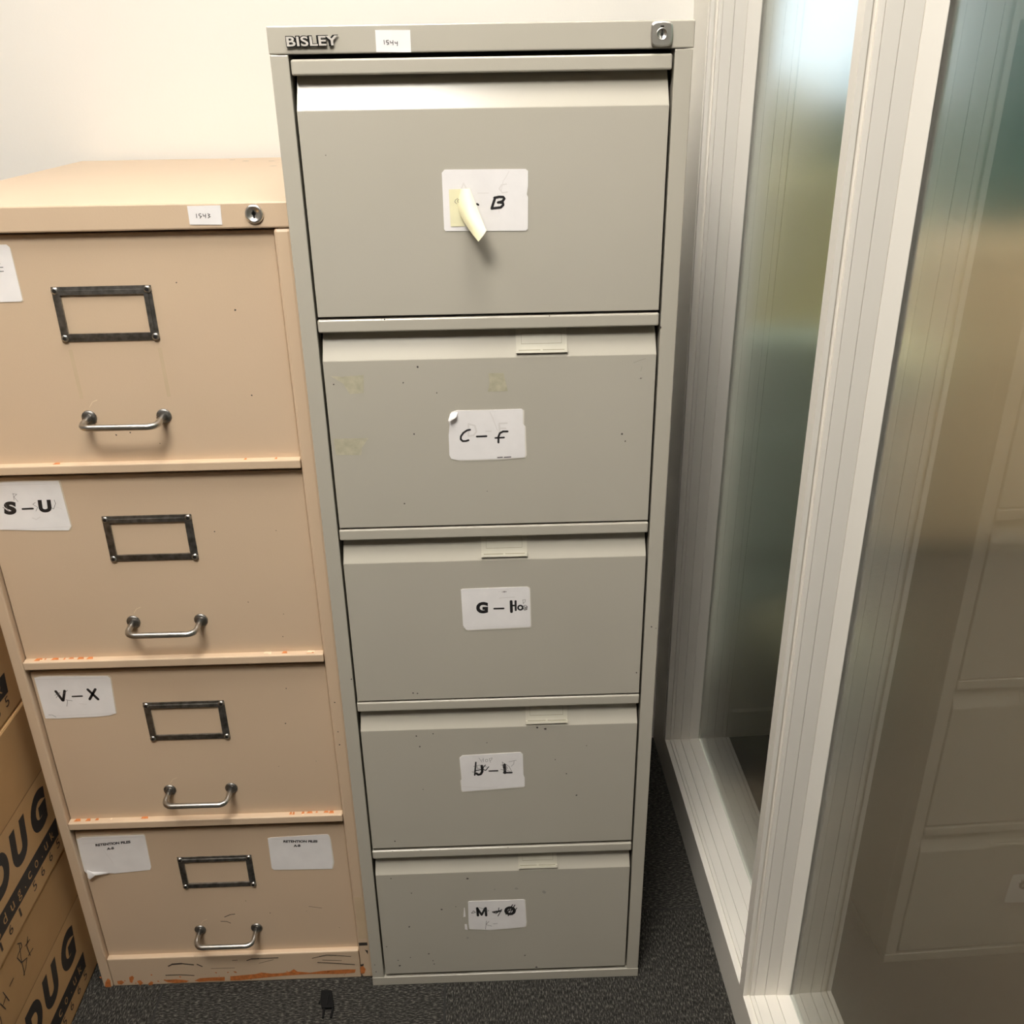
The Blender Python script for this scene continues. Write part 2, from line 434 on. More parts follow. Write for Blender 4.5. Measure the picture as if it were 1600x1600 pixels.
# ------------------------------------------------------------------ outlines of paper labels, handwriting and marks (metres on each surface)
D = {"n1544":{"o":[[0.11841,1.50541],[0.15644,1.50488],[0.15635,1.483],[0.118,1.48386]],"s":[[[[0.1273,1.49558],[0.12751,1.49117]],0.00086,2],[[[0.13253,1.49519],[0.12988,1.49491],
[0.12977,1.49334],[0.13202,1.49299],[0.13228,1.49157],[0.13013,1.49097]],0.00086,2],[[[0.1339,1.4947],[0.13446,1.49264],[0.13728,1.49292]],0.00086,2],[[[0.13708,1.49513],[0.13694,
1.4904]],0.00086,2],[[[0.1391,1.49384],[0.13934,1.49226],[0.142,1.49254]],0.00086,2],[[[0.14192,1.49411],[0.14161,1.48939]],0.00086,2]],"t":[]},"AB":{"o":[[0.1842,1.35672],
[0.18742,1.36017],[0.28168,1.35922],[0.28446,1.35715],[0.28433,1.34078],[0.28285,1.33097],[0.28424,1.32825],[0.28378,1.29178],[0.28156,1.28979],[0.18573,1.29108],[0.18411,
1.29324]],"s":[[[[0.24545,1.32788],[0.24344,1.32224],[0.24122,1.31622]],0.00257,1],[[[0.2447,1.32789],[0.25036,1.32887],[0.25506,1.3286],[0.25644,1.32678],[0.25403,1.32376],
[0.24882,1.32259]],0.00248,1],[[[0.25024,1.32275],[0.25447,1.32204],[0.2549,1.31977],[0.25201,1.31692],[0.24121,1.31594]],0.00248,1],[[[0.224,1.32143],[0.22566,1.32031]],0.00184,
1],[[[0.22512,1.33363],[0.23825,1.3334]],0.00092,3],[[[0.20659,1.33951],[0.20912,1.3448],[0.21173,1.33941]],0.00147,3],[[[0.25907,1.34301],[0.25344,1.34222],[0.25054,1.33782],
[0.25421,1.33328],[0.25986,1.33408]],0.00147,3],[[[0.26257,1.3571],[0.25826,1.35012],[0.2554,1.34663],[0.25284,1.3351]],0.00074,3],[[[0.24856,1.33249],[0.24999,1.31078]],0.00055,
3]],"t":[]},"CF":{"o":[[0.17869,1.05398],[0.18284,1.06393],[0.19037,1.06618],[0.23173,1.06575],[0.27399,1.06617],[0.27563,1.06465],[0.27561,1.04578],[0.27776,1.04307],[0.27824,
1.00266],[0.27711,0.99859],[0.24019,0.99748],[0.19018,0.99682],[0.18012,0.99937],[0.17797,1.00443],[0.17817,1.03232],[0.18006,1.04734]],"s":[[[[0.20643,1.03941],[0.20265,1.0388],
[0.19751,1.03538],[0.19416,1.03056],[0.19384,1.02655],[0.19625,1.0238],[0.20045,1.02387],[0.20384,1.02495]],0.00221,1],[[[0.2149,1.02976],[0.22748,1.02996]],0.00213,1],[[[0.25525,
1.03584],[0.24939,1.03599],[0.24516,1.0337],[0.24321,1.02884],[0.24304,1.0206]],0.00221,1],[[[0.23915,1.02716],[0.25049,1.02749]],0.00197,1],[[[0.20462,1.04759],[0.20404,1.03075],
[0.21077,1.03147],[0.21469,1.03671],[0.21286,1.04473],[0.20462,1.04759]],0.00229,3],[[[0.22682,1.03684],[0.23351,1.03667]],0.0018,3],[[[0.2451,1.03058],[0.24459,1.04701],[0.25461,
1.04737]],0.00229,3],[[[0.24488,1.04037],[0.25281,1.04034]],0.00197,3],[[[0.2325,1.06355],[0.23644,1.0547],[0.24229,1.03688]],0.00098,3],[[[0.2415,0.99954],[0.24786,0.99983]],
0.00147,2],[[[0.2504,0.99958],[0.25888,0.9999]],0.00147,2]],"t":[],"curl":[[0.1787,1.05424],[0.18155,1.06266],[0.18618,1.06472],[0.19097,1.06442],[0.18928,1.0594],[0.18244,
1.05432]]},"GH":{"o":[[0.18529,0.80014],[0.18759,0.80111],[0.27939,0.80181],[0.28137,0.79915],[0.28253,0.79599],[0.28352,0.73753],[0.28165,0.73542],[0.1906,0.73307],[0.18627,
0.74079]],"s":[[[[0.23174,0.76754],[0.24509,0.76753]],0.00233,1],[[[0.25605,0.77881],[0.25634,0.76152]],0.0034,1],[[[0.25631,0.77182],[0.26225,0.77184]],0.00233,1],[[[0.26235,
0.77902],[0.26243,0.76398]],0.00251,1],[[[0.27236,0.76791],[0.27202,0.76635],[0.27109,0.76512],[0.26976,0.76447],[0.26829,0.76452],[0.26698,0.76526],[0.26608,0.76654],[0.26577,
0.76812],[0.26612,0.76968],[0.26704,0.7709],[0.26837,0.77155],[0.26984,0.7715],[0.27115,0.77076],[0.27205,0.76948],[0.27236,0.76791]],0.00215,1],[[[0.27886,0.76769],[0.27855,
0.76595],[0.27773,0.76457],[0.27654,0.76383],[0.27524,0.76387],[0.27407,0.76469],[0.27327,0.76612],[0.273,0.76788],[0.27331,0.76962],[0.27413,0.771],[0.27531,0.77174],[0.27661,
0.77169],[0.27778,0.77088],[0.27858,0.76945],[0.27886,0.76769]],0.00063,2],[[[0.27367,0.77104],[0.27865,0.76451],[0.27409,0.76679],[0.27915,0.76981],[0.27452,0.76358]],0.00063,2],
[[[0.2724,0.7808],[0.2765,0.78099],[0.27602,0.77784],[0.27325,0.77444],[0.27267,0.78058]],0.00045,2],[[[0.24305,0.79464],[0.24986,0.79474],[0.24579,0.7956],[0.24666,0.79348]],
0.00063,2],[[[0.23762,0.79482],[0.25309,0.79849]],0.00054,3],[[[0.23922,0.7843],[0.2456,0.78514],[0.26107,0.78569]],0.00125,3],[[[0.18661,0.73754],[0.22902,0.73719],[0.28167,
0.73845]],0.00054,3]],"t":[["G",[0.20576,0.76052],[0.22269,0.76028],[0.20634,0.77926],1,0.06]]},"JL":{"o":[[0.17216,0.50143],[0.17602,0.50548],[0.26635,0.50858],[0.27002,0.50455],
[0.27063,0.46437],[0.27245,0.45791],[0.2723,0.44056],[0.21444,0.43697],[0.17464,0.43457],[0.17288,0.43788],[0.1726,0.45719],[0.17372,0.46034]],"s":[[[[0.19698,0.49184],[0.19445,
0.46667]],0.00207,1],[[[0.20596,0.48472],[0.20639,0.47333],[0.204,0.46835],[0.20021,0.46723],[0.19681,0.47023]],0.00341,1],[[[0.21172,0.48606],[0.2081,0.48117],[0.20799,0.47722],
[0.21193,0.47548],[0.2166,0.4824]],0.00122,1],[[[0.19445,0.47461],[0.19798,0.47605],[0.20801,0.47801]],0.00146,1],[[[0.21726,0.47384],[0.23037,0.47394]],0.00219,1],[[[0.24131,
0.48535],[0.24177,0.46904]],0.00365,1],[[[0.24003,0.46959],[0.25228,0.46941]],0.00268,1],[[[0.20183,0.50056],[0.20652,0.49145]],0.00049,2],[[[0.20862,0.49997],[0.20864,0.49184]],
0.00049,2],[[[0.20539,0.49542],[0.20914,0.49652]],0.00049,2],[[[0.21554,0.4947],[0.21533,0.49355],[0.21479,0.49265],[0.21403,0.49216],[0.2132,0.49219],[0.21247,0.49274],[0.21198,
0.49368],[0.21183,0.49485],[0.21204,0.49599],[0.21258,0.49689],[0.21334,0.49738],[0.21417,0.49734],[0.2149,0.4968],[0.21539,0.49586],[0.21554,0.4947]],0.00049,2],[[[0.21786,
0.49804],[0.21954,0.49062]],0.00049,2],[[[0.21748,0.49775],[0.22249,0.49973],[0.22152,0.49555],[0.21888,0.49409]],0.00049,2],[[[0.24788,0.4909],[0.2601,0.49354]],0.00049,2],
[[[0.25622,0.49213],[0.25577,0.48634],[0.25172,0.48178]],0.00049,2],[[[0.23769,0.4913],[0.2486,0.48143],[0.25231,0.47147]],0.00061,2],[[[0.23794,0.49098],[0.23919,0.47833],
[0.25031,0.47155]],0.00061,2],[[[0.19301,0.48414],[0.20327,0.4864],[0.21434,0.4817]],0.00061,2],[[[0.19018,0.47367],[0.19784,0.4713]],0.00073,2],[[[0.2348,0.47693],[0.24161,
0.47428],[0.24606,0.47885],[0.24297,0.48055]],0.00073,2],[[[0.23559,0.48558],[0.2461,0.48121]],0.00061,2],[[[0.19825,0.48472],[0.19873,0.47997],[0.20308,0.47979]],0.00073,2],
[[[0.17439,0.4446],[0.20697,0.44051],[0.22968,0.44167]],0.00085,3]],"t":[]},"MO":{"o":[[0.1745,0.19458],[0.17652,0.19671],[0.26821,0.19677],[0.27036,0.19549],[0.27231,0.1441],
[0.27147,0.13499],[0.26869,0.13207],[0.21041,0.12805],[0.17486,0.1318],[0.17381,0.14284]],"s":[[[[0.18962,0.18093],[0.19038,0.16322]],0.00361,1],[[[0.19022,0.17941],[0.19662,
0.16442]],0.00319,1],[[[0.19662,0.16442],[0.20301,0.17984]],0.00319,1],[[[0.2039,0.18055],[0.20429,0.16254]],0.0034,1],[[[0.21493,0.17074],[0.22289,0.17246],[0.21768,0.16761],
[0.22726,0.17374],[0.22059,0.16627],[0.2311,0.1755],[0.22427,0.16037]],0.00127,1],[[[0.2263,0.17977],[0.22466,0.16877]],0.00106,1],[[[0.21577,0.1695],[0.22993,0.17107]],0.00149,1],
[[[0.25232,0.17149],[0.25156,0.16814],[0.24953,0.16552],[0.24663,0.16415],[0.24343,0.1643],[0.24058,0.16595],[0.23864,0.16876],[0.23798,0.17218],[0.23875,0.17552],[0.24078,
0.17812],[0.24368,0.17948],[0.24686,0.17933],[0.2497,0.17769],[0.25165,0.1749],[0.25232,0.17149]],0.00467,1],[[[0.23795,0.16392],[0.2497,0.18579]],0.00149,1],[[[0.24169,0.15997],
[0.25347,0.18487]],0.00149,1],[[[0.24826,0.16192],[0.25664,0.17801]],0.00127,1],[[[0.24077,0.16979],[0.24846,0.17541]],0.00149,1],[[[0.17939,0.16946],[0.18336,0.17481],[0.18649,
0.17092],[0.17992,0.16899]],0.00106,2],[[[0.19225,0.1823],[0.20937,0.17431],[0.20492,0.17003]],0.00064,2],[[[0.20462,0.15044],[0.20222,0.12999]],0.00064,2],[[[0.20896,0.14902],
[0.20329,0.14139],[0.21336,0.13693]],0.00064,2],[[[0.21569,0.14261],[0.22335,0.14284]],0.00064,2],[[[0.20009,0.15218],[0.20451,0.15423],[0.2198,0.1553]],0.00053,3]],"t":[],
"scraps":[[[0.16738,0.1823],[0.16864,0.1815],[0.16933,0.16123],[0.1655,0.16066]],[[0.16727,0.14316],[0.17087,0.14299],[0.17182,0.1295],[0.16716,0.13096]]]},"n1543":{"o":[[-0.1196,
1.32318],[-0.08043,1.32337],[-0.08128,1.30112],[-0.11969,1.30185]],"s":[[[[-0.11014,1.31433],[-0.11021,1.30928]],0.00086,2],[[[-0.10448,1.31422],[-0.10714,1.31382],[-0.10719,
1.31198],[-0.10446,1.31124],[-0.10671,1.30898]],0.00086,2],[[[-0.10235,1.31418],[-0.10207,1.31143],[-0.09893,1.31183]],0.00086,2],[[[-0.09929,1.31413],[-0.09981,1.30908]],0.00086,
2],[[[-0.09693,1.31408],[-0.09423,1.31311],[-0.09633,1.31178],[-0.09414,1.31059],[-0.09721,1.30903]],0.00086,2]],"t":[]},"TOP":{"o":[[-0.42288,1.28099],[-0.34646,1.28147],
[-0.34291,1.27828],[-0.34249,1.21463],[-0.34474,1.21259],[-0.42954,1.21233]],"s":[[[[-0.38367,1.25447],[-0.35609,1.25466]],0.00091,2],[[[-0.3849,1.24958],[-0.35668,1.24981]],
0.00091,2],[[[-0.37683,1.25866],[-0.35869,1.25898]],0.00068,2]],"t":[]},"SU":{"o":[[-0.44171,0.97011],[-0.39888,0.97115],[-0.35127,0.97073],[-0.35064,0.96422],[-0.34896,0.90236],
[-0.35341,0.89606],[-0.39735,0.89736],[-0.44658,0.89999],[-0.4514,0.8972]],"s":[[[[-0.40838,0.93036],[-0.39433,0.93065]],0.00231,1],[[[-0.41565,0.95389],[-0.41644,0.94406]],0.0005,
2],[[[-0.41677,0.95347],[-0.41085,0.95263],[-0.4158,0.94892],[-0.41167,0.94131]],0.0005,2],[[[-0.38874,0.93986],[-0.39295,0.93713],[-0.38756,0.9324],[-0.39125,0.92654]],0.0005,2],
[[[-0.3628,0.9431],[-0.3622,0.93739],[-0.36644,0.92927],[-0.36916,0.93096]],0.0006,2],[[[-0.36372,0.93229],[-0.35513,0.92918]],0.0006,3],[[[-0.39816,0.91659],[-0.39355,0.91414],
[-0.38763,0.91744]],0.0014,3],[[[-0.43044,0.96644],[-0.35218,0.9665]],0.0008,3],[[[-0.44658,0.89999],[-0.3496,0.9018]],0.0006,3],[[[-0.43427,0.93374],[-0.42775,0.92668],[-0.42985,
0.93932]],0.0008,2]],"t":[["S",[-0.43493,0.92251],[-0.41827,0.92237],[-0.431,0.9422],1,0.06],["U",[-0.38711,0.92435],[-0.36957,0.92442],[-0.38522,0.94317],1,0.06]]},
"VX":{"o":[[-0.45542,0.6538],[-0.44448,0.65628],[-0.34771,0.65339],[-0.34436,0.64866],[-0.34825,0.58533],[-0.35981,0.58157],[-0.37949,0.57991],[-0.4358,0.57879],[-0.45544,
0.57954]],"s":[[[[-0.42924,0.62877],[-0.42269,0.61187]],0.00353,1],[[[-0.4161,0.62922],[-0.42174,0.61184]],0.00335,1],[[[-0.40663,0.61857],[-0.39216,0.61875]],0.00223,1],
[[[-0.3813,0.63028],[-0.36964,0.61227]],0.00353,1],[[[-0.37011,0.63046],[-0.38201,0.61272]],0.00335,1],[[[-0.41788,0.61287],[-0.40831,0.61063]],0.00065,2],[[[-0.41516,0.61218],
[-0.41873,0.60084]],0.00065,2],[[[-0.43223,0.62163],[-0.42353,0.62657],[-0.43136,0.6169]],0.00065,2],[[[-0.41943,0.6235],[-0.41132,0.63021]],0.00065,2],[[[-0.3994,0.6051],
[-0.38821,0.6035]],0.00093,3],[[[-0.4542,0.65088],[-0.35015,0.6506]],0.00093,3],[[[-0.44963,0.58615],[-0.44389,0.58594],[-0.43906,0.58156]],0.00056,2],[[[-0.45602,0.5834],
[-0.35036,0.58541]],0.00074,3]],"t":[]},"RFL":{"o":[[-0.45902,0.33653],[-0.44945,0.34033],[-0.34999,0.34138],[-0.34884,0.33771],[-0.35028,0.27014],[-0.3531,0.26463],[-0.41203,
0.25916],[-0.44691,0.26076],[-0.45546,0.25738],[-0.46121,0.2677]],"s":[[[[-0.42045,0.31048],[-0.41515,0.29548],[-0.41048,0.28163]],0.00071,3],[[[-0.45275,0.32656],[-0.42613,
0.32781]],0.00071,3],[[[-0.45154,0.3368],[-0.35075,0.33719]],0.00089,3]],"t":[["RETENTION FILES",[-0.43183,0.31979],[-0.37412,0.32477],[-0.43135,0.32537],1,0.05],["A-B",[-0.41528,
0.31123],[-0.40311,0.31277],[-0.41469,0.31659],1,0.05]],"curl":[[-0.45316,0.27547],[-0.44749,0.26707],[-0.41663,0.26415],[-0.42668,0.26008],[-0.44245,0.25993],[-0.45197,0.25406],
[-0.455,0.25736]]},"RFR":{"o":[[-0.15049,0.32479],[-0.14496,0.32632],[-0.05262,0.32955],[-0.05023,0.3258],[-0.04923,0.3174],[-0.04908,0.26751],[-0.052,0.25361],[-0.14891,0.25502],
[-0.15199,0.25927]],"s":[[[[-0.14541,0.32269],[-0.05046,0.31933]],0.00078,3]],"t":[["RETENTION FILES",[-0.12589,0.31471],[-0.0701,0.31245],[-0.12528,0.31992],1,0.05],["A-B",
[-0.1103,0.30466],[-0.09876,0.30457],[-0.10988,0.3098],1,0.05]]},"stain":[[[0.03164,1.11598],[0.04819,1.11464],[0.07413,1.11654],[0.0725,1.09277],[0.05464,1.09129],[0.04736,
1.10549]],[[0.23225,1.11497],[0.25147,1.11483],[0.25657,1.09051],[0.2307,1.0905],[0.23344,1.10163]],[[0.02752,1.03113],[0.05001,1.03121],[0.07375,1.03125],[0.06387,1.01741],
[0.06209,1.00731],[0.02918,1.00887]]],"spots":[[0.06102,0.33523,0.0011],[0.1758,0.24805,0.00137],[0.08098,0.21972,0.00082],[0.07262,0.14162,0.0011],[0.12962,0.17954,0.0011],
[0.10227,0.07477,0.0011],[0.04821,0.06152,0.00082],[0.04996,0.04798,0.00137],[0.10889,0.05732,0.00082],[0.26931,0.06251,0.0011],[0.28921,0.0318,0.00137],[0.04912,0.25393,0.00082],
[0.15356,0.18492,0.00082],[0.06998,0.06735,0.00082],[0.03075,0.09586,0.00082],[0.11037,0.04918,0.00082],[0.44056,0.64983,0.00096],[0.35451,0.41904,0.0012],[0.33804,0.46313,
0.00096],[0.11185,0.52521,0.0012],[0.36869,0.51686,0.00072],[0.10787,0.54548,0.0012],[0.29264,0.55449,0.00144],[0.30461,0.55148,0.00193],[0.13364,0.54873,0.00096],[0.11239,0.44094,
0.00072],[0.21507,0.52848,0.00072],[0.10748,0.62523,0.0012],[0.11408,0.62418,0.00096],[0.32031,0.49174,0.00072],[0.14295,1.12526,0.00116],[0.16552,1.09049,0.0007],[0.42719,1.10333,
0.00093],[0.12348,1.10492,0.00093],[0.40577,1.02797,0.00116],[0.41026,1.01774,0.00093],[0.03513,1.10484,0.00093],[0.13311,1.03505,0.00093],[0.11432,0.93555,0.00093],[0.22647,
0.95083,0.0007],[0.05206,1.37817,0.00055]],"smears":[[0.25624,0.22132,0.003],[0.30333,0.2112,0.0039],[0.17101,0.10979,0.0024],[0.22006,0.22154,0.0021]],"scratch":[[[[0.41709,
1.12413],[0.42462,1.12709],[0.43216,1.12942]],0.0006],[[[0.42803,1.11916],[0.42677,1.11287]],0.0006],[[[0.42412,1.10277],[0.42963,1.10391]],0.0006]],"postspots":[[0.01841,0.65299,
0.0014],[0.45911,0.72885,0.0013],[0.46578,0.72595,0.0008],[0.00682,0.05133,0.0012],[0.0079,0.03424,0.0012],[0.44872,1.16875,0.0016]],"scuff":[[[[-0.35664,0.04621],[-0.34951,
0.05045],[-0.3333,0.05146],[-0.3131,0.04719]],0.0022],[[[-0.30651,0.04823],[-0.29874,0.04228]],0.002],[[[-0.36532,0.02341],[-0.34106,0.02355],[-0.31634,0.02038]],0.0016],
[[[-0.21899,0.05295],[-0.21046,0.05665],[-0.19757,0.05691],[-0.16377,0.05702]],0.0016],[[[-0.10464,0.05261],[-0.09133,0.05653],[-0.07814,0.05953],[-0.06218,0.0578],[-0.03671,
0.05374]],0.0012],[[[-0.09604,0.04201],[-0.06403,0.03804],[-0.03201,0.03314]],0.0016],[[[-0.08739,0.04758],[-0.05372,0.04446]],0.001],[[[-0.28416,0.03643],[-0.2423,0.03565]],
0.0007],[[[-0.19909,0.045],[-0.17232,0.05286]],0.0008],[[[-0.24454,0.05426],[-0.23478,0.05514]],0.001]],"rust":[[[-0.36633,0.01174],[-0.34939,0.01226],[-0.33362,0.00955],[-0.32684,
0.00731],[-0.33291,0.00385],[-0.35101,0.00245],[-0.3651,0.00555],[-0.36881,0.00858]],[[-0.31782,0.00683],[-0.30714,0.01286],[-0.28755,0.01371],[-0.26319,0.01384],[-0.2646,0.00403],
[-0.2921,0.005],[-0.30859,0.00351]],[[-0.25332,0.01474],[-0.23199,0.01644],[-0.20904,0.01805],[-0.19722,0.02165],[-0.17982,0.01793],[-0.16027,0.01832],[-0.14692,0.02137],[-0.13972,
0.02753],[-0.13399,0.02069],[-0.11164,0.01672],[-0.09011,0.02028],[-0.06888,0.02105],[-0.04602,0.02173],[-0.03077,0.02094],[-0.03311,0.01262],[-0.06331,0.0109],[-0.11199,0.01345],
[-0.1578,0.01161],[-0.2105,0.00684],[-0.23693,0.00399],[-0.25484,0.00398]],[[-0.45282,0.01301],[-0.44447,0.01444],[-0.44054,0.00953],[-0.44649,0.00372],[-0.45264,0.00546]],
[[-0.43028,0.0212],[-0.424,0.02555],[-0.42133,0.02073],[-0.42742,0.00696],[-0.43093,0.00903]],[[-0.41823,0.01118],[-0.41228,0.01369],[-0.40817,0.00594],[-0.41481,-0.00033]],
[[-0.39943,0.00406],[-0.39354,0.00988],[-0.39017,0.00688],[-0.39318,-0.001],[-0.39953,-0.00019]],[[-0.39115,0.0271],[-0.38883,0.02745],[-0.38908,0.02419],[-0.3914,0.02384]],
[[-0.24667,0.0275],[-0.24192,0.02678],[-0.23992,0.02247],[-0.24397,0.02362]],[[-0.27912,0.02685],[-0.27501,0.02617],[-0.27645,0.02298]]],"rustpost":[[[-0.47332,0.01191],[-0.46717,
0.02191],[-0.46343,0.01796],[-0.46549,-0.00266],[-0.4742,-0.00409],[-0.47548,0.0026]],[[-0.48109,0.02637],[-0.47754,0.02805],[-0.47819,0.02155]],[[-0.02264,0.02579],[-0.01733,
0.03111],[-0.01322,0.02156],[-0.016,0.01139],[-0.02258,0.0108]]],"darkpost":[[[-0.02003,0.08812],[-0.00529,0.08829],[-0.00523,0.08104],[-0.02,0.08088]],[[-0.0109,0.07041],[-0.0056,
0.06831],[-0.00632,0.0592]],[[-0.02199,0.03368],[-0.01533,0.03566],[-0.01643,0.03013],[-0.02104,0.02944]]],"sticky":{"flat":[[0.19161,-0.0012,1.33831],[0.20564,-0.0012,1.3385],
[0.21032,-0.0012,1.33868],[0.2045,-0.0012,1.32085],[0.20236,-0.0012,1.31411],[0.20974,-0.0012,1.29633],[0.19189,-0.0012,1.29631]],"e0":[[0.20565,-0.0016,1.33854],[0.21175,-0.003,
1.33886],[0.21615,-0.004,1.33889]],"e1":[[0.2024,-0.003,1.31434],[0.21342,-0.018,1.31434],[0.22468,-0.014,1.31763]],"e2":[[0.22465,-0.036,1.28394],[0.22964,-0.036,1.28971],
[0.23426,-0.033,1.29572]]},"stickyink":[[[0.20198,-0.0018,1.32835],[0.19862,-0.0018,1.32644],[0.19806,-0.0018,1.3242],[0.20033,-0.0018,1.32209]],[[0.20411,-0.0018,1.32769],
[0.20144,-0.0018,1.32639],[0.20135,-0.0018,1.32414],[0.20414,-0.0018,1.32346]],[[0.20616,-0.0018,1.3272],[0.20531,-0.0018,1.32452],[0.20651,-0.0018,1.32405]]],"hand":[[[-0.1164,
0.2653],[-0.122,0.2434],[-0.1265,0.2122]],[[-0.1195,0.2708],[-0.1114,0.2632],[-0.112,0.2563],[-0.1245,0.2559],[-0.1303,0.2535],[-0.1242,0.2365],[-0.1098,0.2286]],[[-0.1286,0.2139],
[-0.1186,0.2181],[-0.1094,0.2282],[-0.1245,0.2359]],[[-0.0927,0.2546],[-0.1013,0.2445],[-0.1002,0.2229]],[[-0.1051,0.249],[-0.0898,0.2453]],[[-0.1041,0.2275],[-0.0893,0.2254]],
[[-0.165,0.2358],[-0.152,0.2364]],[[-0.1948,0.2363],[-0.1884,0.2165]],[[-0.1821,0.2443],[-0.1759,0.2182]],[[-0.1916,0.2274],[-0.1796,0.2317]],[[-0.2037,0.2197],[-0.206,0.2075]]]}

# ------------------------------------------------------------------ the room
bm = bmesh.new(); box(bm, -2.6, 3.9, -3.6, 3.7, -0.05, 0.0); struct(bm, 'floor', ['carpet'])
bm = bmesh.new(); box(bm, 0.71, 3.8, -3.6, 3.6, 0.0, 0.004); struct(bm, 'floor_inner', ['brown_carpet'])
bm = bmesh.new(); box(bm, -2.6, 3.9, -3.6, 3.7, ROOM_Z, ROOM_Z+0.05); struct(bm, 'ceiling', ['ceiling'])
bm = bmesh.new(); box(bm, -2.6, 0.76, 0.655, 0.78, 0, ROOM_Z); struct(bm, 'wall_back', ['wall'])
bm = bmesh.new(); box(bm, -2.7, -2.6, -3.6, 0.78, 0, ROOM_Z); struct(bm, 'wall_left', ['wall_dim'])
bm = bmesh.new(); box(bm, -2.7, 3.9, -3.7, -3.6, 0, ROOM_Z); struct(bm, 'wall_front', ['wall_dim'])
bm = bmesh.new(); box(bm, 0.66, 0.76, 0.78, 3.6, 0, ROOM_Z); struct(bm, 'wall_inner', ['wall'])
bm = bmesh.new(); box(bm, 3.8, 3.9, -3.6, 3.6, 0, ROOM_Z); struct(bm, 'wall_right', ['teal'])
bm = bmesh.new()
WX0, WX1, WZ0, WZ1 = 0.95, 2.25, 1.25, 2.5
box(bm, 0.66, WX0, 3.6, 3.7, 0, ROOM_Z); box(bm, WX1, 3.9, 3.6, 3.7, 0, ROOM_Z)
box(bm, WX0, WX1, 3.6, 3.7, 0, WZ0); box(bm, WX0, WX1, 3.6, 3.7, WZ1, ROOM_Z)
struct(bm, 'wall_far', ['teal'])
bm = bmesh.new()
box(bm, WX0, WX1, 3.59, 3.65, WZ0, WZ0+0.05, 0); box(bm, WX0, WX1, 3.59, 3.65, WZ1-0.05, WZ1, 0)
box(bm, WX0, WX0+0.05, 3.59, 3.65, WZ0, WZ1, 0); box(bm, WX1-0.05, WX1, 3.59, 3.65, WZ0, WZ1, 0)
box(bm, WX0+0.05, WX1-0.05, 3.64, 3.66, WZ0+0.05, WZ1-0.05, 1)
struct(bm, 'window_3', ['frame', 'daylight'])
bm = bmesh.new(); box(bm, -2.6, 0.60, 0.641, 0.655, 0, 0.075, 0, 0.003); struct(bm, 'baseboard_back', ['frame'])

# ---- glazed partition on the right: sill, posts, mullion, two panes
def PX(y, z):
    return 0.6205 - 0.0195*(y + 0.105) - 0.0044*(z - 0.09)
def PT(v, y, z):
    return (PX(y, z) + v*(1 + 0.066*(z - 0.09)), y, z)
def half(face):
    """profile of a frame return: (depth v, height out of the return)"""
    return [(0, 0), (0.0065, 0), (0.0066, -0.004), (0.0118, -0.004), (0.0119, 0.0008), (0.0175, 0.0012), (0.0176, -0.0006), (0.0182, -0.0006),
            (0.0184, 0.0012), (0.0345, 0.0012), (0.0346, -0.0010), (0.0352, -0.0010), (0.0354, 0.0012), (0.0535, 0.0016), (0.0536, 0.0004), (0.0541, 0.0004),
            (0.0543, 0.0022), (0.066, 0.0062), (0.072, 0.0085), (0.0732, 0.0088)]
PROF = half(0)
FULL = PROF + [(0.0735, 0.0020), (0.0880, 0.0020), (0.0885, 0.0)]
win = tag(empty('window_1', (0.62, 0.2, 0)), 'white metal framed glass partition right of the grey cabinet', 'glass partition', kind='structure')
bm = bmesh.new()
sec = lambda y: [PT(0, y, 0)] + [PT(v, y, 0.09 + h) for v, h in FULL] + [PT(0.0885, y, 0)]
sweep(bm, [sec(-2.6), sec(-0.1), sec(0.655)])
finish(bm, 'sill_rail', ['frame'], win)
bm = bmesh.new()
sec = lambda z: [PT(0, -0.0951, z)] + [PT(v, -0.1156 - h, z) for v, h in FULL] + [PT(0.0885, -0.0951, z)] + [PT(v, -0.0951 + h, z) for v, h in FULL[-2:0:-1]]
sweep(bm, [sec(0.086), sec(1.2), sec(2.62)])
finish(bm, 'mullion', ['frame'], win)
bm = bmesh.new()
sec = lambda z: [PT(0, 0.655, z)] + [PT(0, 0.548, z), PT(0.004, 0.5475, z), PT(0.004, 0.544, z), PT(0, 0.5435, z)] + [PT(v, 0.534 - h, z) for v, h in FULL] + [PT(0.0885, 0.655, z)]
sweep(bm, [sec(0.086), sec(1.2), sec(2.62)])
finish(bm, 'end_post', ['frame'], win)
bm = bmesh.new()
sec = lambda y: [PT(0, y, ROOM_Z)] + [PT(v, y, 2.62 - h) for v, h in FULL] + [PT(0.0885, y, ROOM_Z)]
sweep(bm, [sec(-2.6), sec(0.655)])
finish(bm, 'head_rail', ['frame'], win)
for ya, yb in ((-0.094, 0.536), (-2.6, -0.117)):
    bm = bmesh.new()
    loop = [PT(0.073, ya, 0.088), PT(0.073, yb, 0.088), PT(0.073, yb, 2.63), PT(0.073, ya, 2.63)]
    fs = prism(bm, loop, (0.008, 0, 0))
    bmesh.ops.recalc_face_normals(bm, faces=bm.faces)
    bm.faces.ensure_lookup_table()
    for f in bm.faces:
        f.material_index = 0 if f.normal.x < -0.9 else 1
    g = finish(bm, 'window_pane', ['glass_smooth', 'glass_frost'], win)
    g['label'] = 'green tinted frosted glass pane'
bm = bmesh.new(); box(bm, 0.63, 0.80, -3.6, -2.6, 0, ROOM_Z); struct(bm, 'wall_partition', ['wall'])

